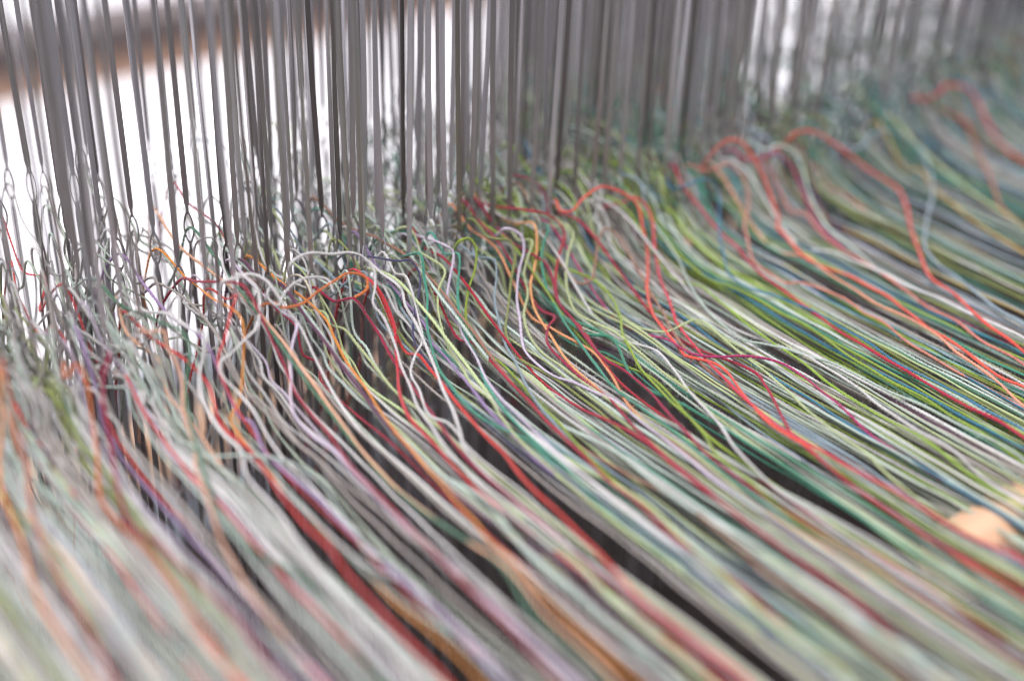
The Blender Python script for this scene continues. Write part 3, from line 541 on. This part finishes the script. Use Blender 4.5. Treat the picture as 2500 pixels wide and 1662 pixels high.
COLNAME = {'white': 'off-white', 'grey': 'pale grey', 'sage': 'sage grey-green', 'mint': 'pale mint', 'lilac': 'pale lilac', 'pistachio': 'pistachio green',
 'lime': 'lime green', 'olive': 'olive green', 'teal': 'teal green', 'green': 'dull green', 'blue': 'petrol blue', 'steel': 'grey-blue', 'coral': 'coral red',
 'red': 'bright red', 'crimson': 'crimson', 'magenta': 'magenta', 'salmon': 'salmon pink', 'peach': 'peach', 'orange': 'orange', 'apricot': 'apricot',
 'ochre': 'ochre yellow', 'mauve': 'mauve', 'plum': 'dark plum', 'navy': 'navy blue', 'brown': 'brown', 'rust': 'rust red', 'taupe': 'warm taupe', 'sea': 'sea green', 'cream': 'cream'}
ORD = ['first', 'second', 'third', 'fourth', 'fifth', 'sixth', 'seventh', 'eighth', 'ninth', 'tenth', 'eleventh', 'twelfth']

nrng = np.random.default_rng(11)
used = set()
def nearest_heddle(x, maxrow, want=None):
    best = None
    for i, h in enumerate(heddles):
        if i in used or h[3] > maxrow: continue
        c = abs(h[0]-x) + h[3]*3.5
        if best is None or c < best[0]: best = (c, i)
    if best is None or best[0] > 20: return None
    used.add(best[1]); return heddles[best[1]]

def build_yarn(col, r, ctrl, label, group):
    V, q, FV, FT = yarn_arrays(ctrl, r*(.78 if ctrl[-1][0] < 70 else .88), nrng)
    o = obj('warp_yarn', mesh_np('warp_yarn', V, q), MAT[col], label=label, cat='yarn', group=group)
    if FV is not None and len(FT) > 12:
        obj('fuzz', mesh_np('fuzz', FV, FT, False), MAT[col], o, kind='stuff')
    return o

# the yarns lying on top, each followed along its own course
by_col = {}
for i, (col, r, P) in enumerate(TRACED): by_col.setdefault(col, []).append(i)
rank = {}
for col, L in by_col.items():
    for k, i in enumerate(sorted(L, key=lambda i: TRACED[i][2][0][0])): rank[i] = (k, len(L))
rg = random.Random(21)
for i, (col, r, P) in enumerate(TRACED):
    x0, y0, z0 = P[0]
    ctrl = []
    if y0 > -16:                         # begins at the shafts: thread it through an eye
        h = nearest_heddle(x0, 5)
        eye = (h[0], h[1], h[2]) if h else (x0, 10, 0)
        ctrl = tail(eye, rg, 0) + [eye] + calm_bridge(eye, x0, y0, z0, rg)
    else:                                # dips under its neighbours before it reaches the shafts
        h = nearest_heddle(x0, 7)
        eye = (h[0], h[1], h[2]) if h else (x0, 14, 0)
        ctrl = tail(eye, rg, 0) + [eye] + calm_bridge(eye, x0, 0, -9, rg) + [(x0 + rg.uniform(-1.5, 1.5), -1, -10)]
        if y0 < -20: ctrl.append((x0, (y0-4)/2 - 3, (sheet_z((y0-4)/2 - 3) - 3)))
    ctrl += [tuple(p) for p in P]
    x1, y1, z1 = P[-1]
    if y1 < -6:
        y = y1 - 10; d = 0
        while y > -215:
            d = min(d+1.2, 3.0)
            ctrl.append((x1 + gap_shift(x1, y)*.3 + rg.uniform(-.6, .6), y, max(sheet_z(y) - d, -40) if y < -20 else min(z1-2, sheet_z(y)-1)))
            y -= 15
    k, n = rank[i]
    base = '%s cotton yarn lying on top' % COLNAME[col]
    if n == 1: lab = 'the only %s cotton yarn lying on top' % COLNAME[col]
    elif k == n-1: lab = '%s, rightmost of its colour along the heddles' % base
    elif k == 0: lab = '%s, leftmost of its colour along the heddles' % base
    else: lab = '%s, %s of its colour from the left' % (base, ORD[k])
    build_yarn(col, r*.70 if r < .63 else .44 + (r-.63)*.35, ctrl, lab, 'warp yarns lying on top')

# the rest of the sheet, one yarn for each remaining eye
ZC = [  # up to x (mm), colour weights
 (30,  dict(white=5, grey=8, taupe=8, sage=7, cream=1.5, mauve=1.5, coral=.8, orange=.6, peach=1.2, green=1.5, plum=.8, pistachio=1.5, lilac=3, mint=3, olive=1)),
 (90,  dict(white=7, grey=8, taupe=7, sage=7, mint=5, cream=1, crimson=.9, lilac=3, pistachio=2, teal=1, peach=.8, plum=.8, red=.3, mauve=1)),
 (150, dict(white=5, grey=7, taupe=7, sage=7, mint=5, pistachio=3, lime=1, olive=1.5, teal=1.5, lilac=3, crimson=.7, plum=1.2, steel=2.5, red=.3)),
 (210, dict(mint=4, sage=6, grey=3, taupe=4, pistachio=4, lime=4, olive=4.5, teal=3, green=3.5, steel=2.5, blue=1.2, white=1.5, crimson=.6, brown=.8, plum=1.3)),
 (270, dict(sage=4, mint=3, taupe=2.5, lime=3.5, olive=4, green=4, teal=3, steel=4, sea=3, blue=1.3, salmon=1, plum=1.8, ochre=1, grey=3, lilac=1.5)),
 (999, dict(sage=5, green=5, sea=4, teal=2.5, steel=6, blue=2, olive=3, plum=2.5, ochre=1, mint=2, rust=.7, navy=2, salmon=.7, grey=2, taupe=2)),
]
YZ = [(30, 'in blurred lower left'), (75, 'left of sharp middle'), (125, 'in sharp middle'),
      (185, 'right of sharp middle'), (255, 'in greenish part'), (999, 'at shadowy far end')]
def pick(x, rg):
    if rg.random() < .45:                # neighbours often come from the same cone
        for lim, d in ZC:
            if x < lim:
                c = random.Random(int(x/4.5) + 900).choices(list(d), list(d.values()))[0]
                if c not in ('red', 'crimson', 'coral', 'orange', 'plum', 'rust', 'salmon', 'navy'): return c
                break
    for lim, d in ZC:
        if x < lim: return rg.choices(list(d), list(d.values()))[0]
rg = random.Random(5)
rest = [h for i, h in enumerate(heddles) if i not in used]
NPROC = 225
rg.shuffle(rest)
for h in rest[:NPROC]:
    eye = h[:3]
    x = h[0] + rg.gauss(0, 3)
    col = pick(x, rg)
    lay = abs(rg.gauss(0, 2.6)) + .6
    ctrl = tail(eye, rg) + [eye] + bridge(eye, x, 2, -15, rg) + front(x, rg, lay, -215)
    rr = rg.uniform(.32, .46)
    o = build_yarn(col, rr, ctrl, '%s %s yarn %s' % ('thin' if rr < .367 else 'plump' if rr > .413 else 'plain', COLNAME[col], place(x, YZ)), 'warp yarns of the lower layers')
    named.append((o, x))

# lower layers of the warp, too many and too hidden to tell apart
rg = random.Random(9)
LOWN = 580
by = {}
for i in range(LOWN):
    x = rg.uniform(-60, 470) if i % 3 else rg.uniform(-60, 16)
    if 124 < x < 152 and rg.random() < .6: x -= rg.choice((-26, 30))
    if 38 < x < 112 and rg.random() < .72: x += rg.choice((-60, 90))
    col = pick(x, rg)
    lay = rg.uniform(.6, 7)
    eye = (x + rg.gauss(0, 3), rg.uniform(6, 60 if x < 110 else 26), rg.uniform(-9, -3))
    ctrl = tail(eye, rg) + [eye] + bridge(eye, x, 2, -17, rg) + front(x, rg, lay, -215)
    V, q, _, _ = yarn_arrays(ctrl, rg.uniform(.27, .37), nrng, fuzz=False, NS=5, smin=1.15)
    by.setdefault(col, []).append((V, q))
VV, QQ, MI, off = [], [], [], 0
cols = sorted(by)
for ci, col in enumerate(cols):
    for V, q in by[col]:
        VV.append(V); QQ.append(q+off); MI.append(np.full(len(q), ci, dtype=np.int32)); off += len(V)
if VV:
    me = mesh_np('warp_understorey', np.vstack(VV), np.vstack(QQ))
    for col in cols: me.materials.append(MAT[col])
    me.polygons.foreach_set('material_index', np.concatenate(MI))
    obj('warp_understorey', me, label='tangled lower layers of mixed pale and coloured warp yarn', cat='yarn', kind='stuff')
# look-alikes that share a description are told apart by their order along the rows
same = {}
for o, x in named: same.setdefault(o['label'], []).append((x, o))
for lab, L in same.items():
    if len(L) < 2: continue
    L.sort(key=lambda t: t[0])
    for k, (x, o) in enumerate(L):
        o['label'] = lab + (', leftmost such' if k == 0 else ', rightmost such' if k == len(L)-1 else ', %s such from left' % (ORD[k] if k < len(ORD) else 'middle'))
print('HEDDLES', len(heddles), 'YARNS', len(TRACED) + min(NPROC, len(rest)), 'TRIS', sum(len(o.data.loops)-2*len(o.data.polygons) for o in C.objects if o.type == 'MESH' and o.name.startswith(('warp', 'fuzz'))))
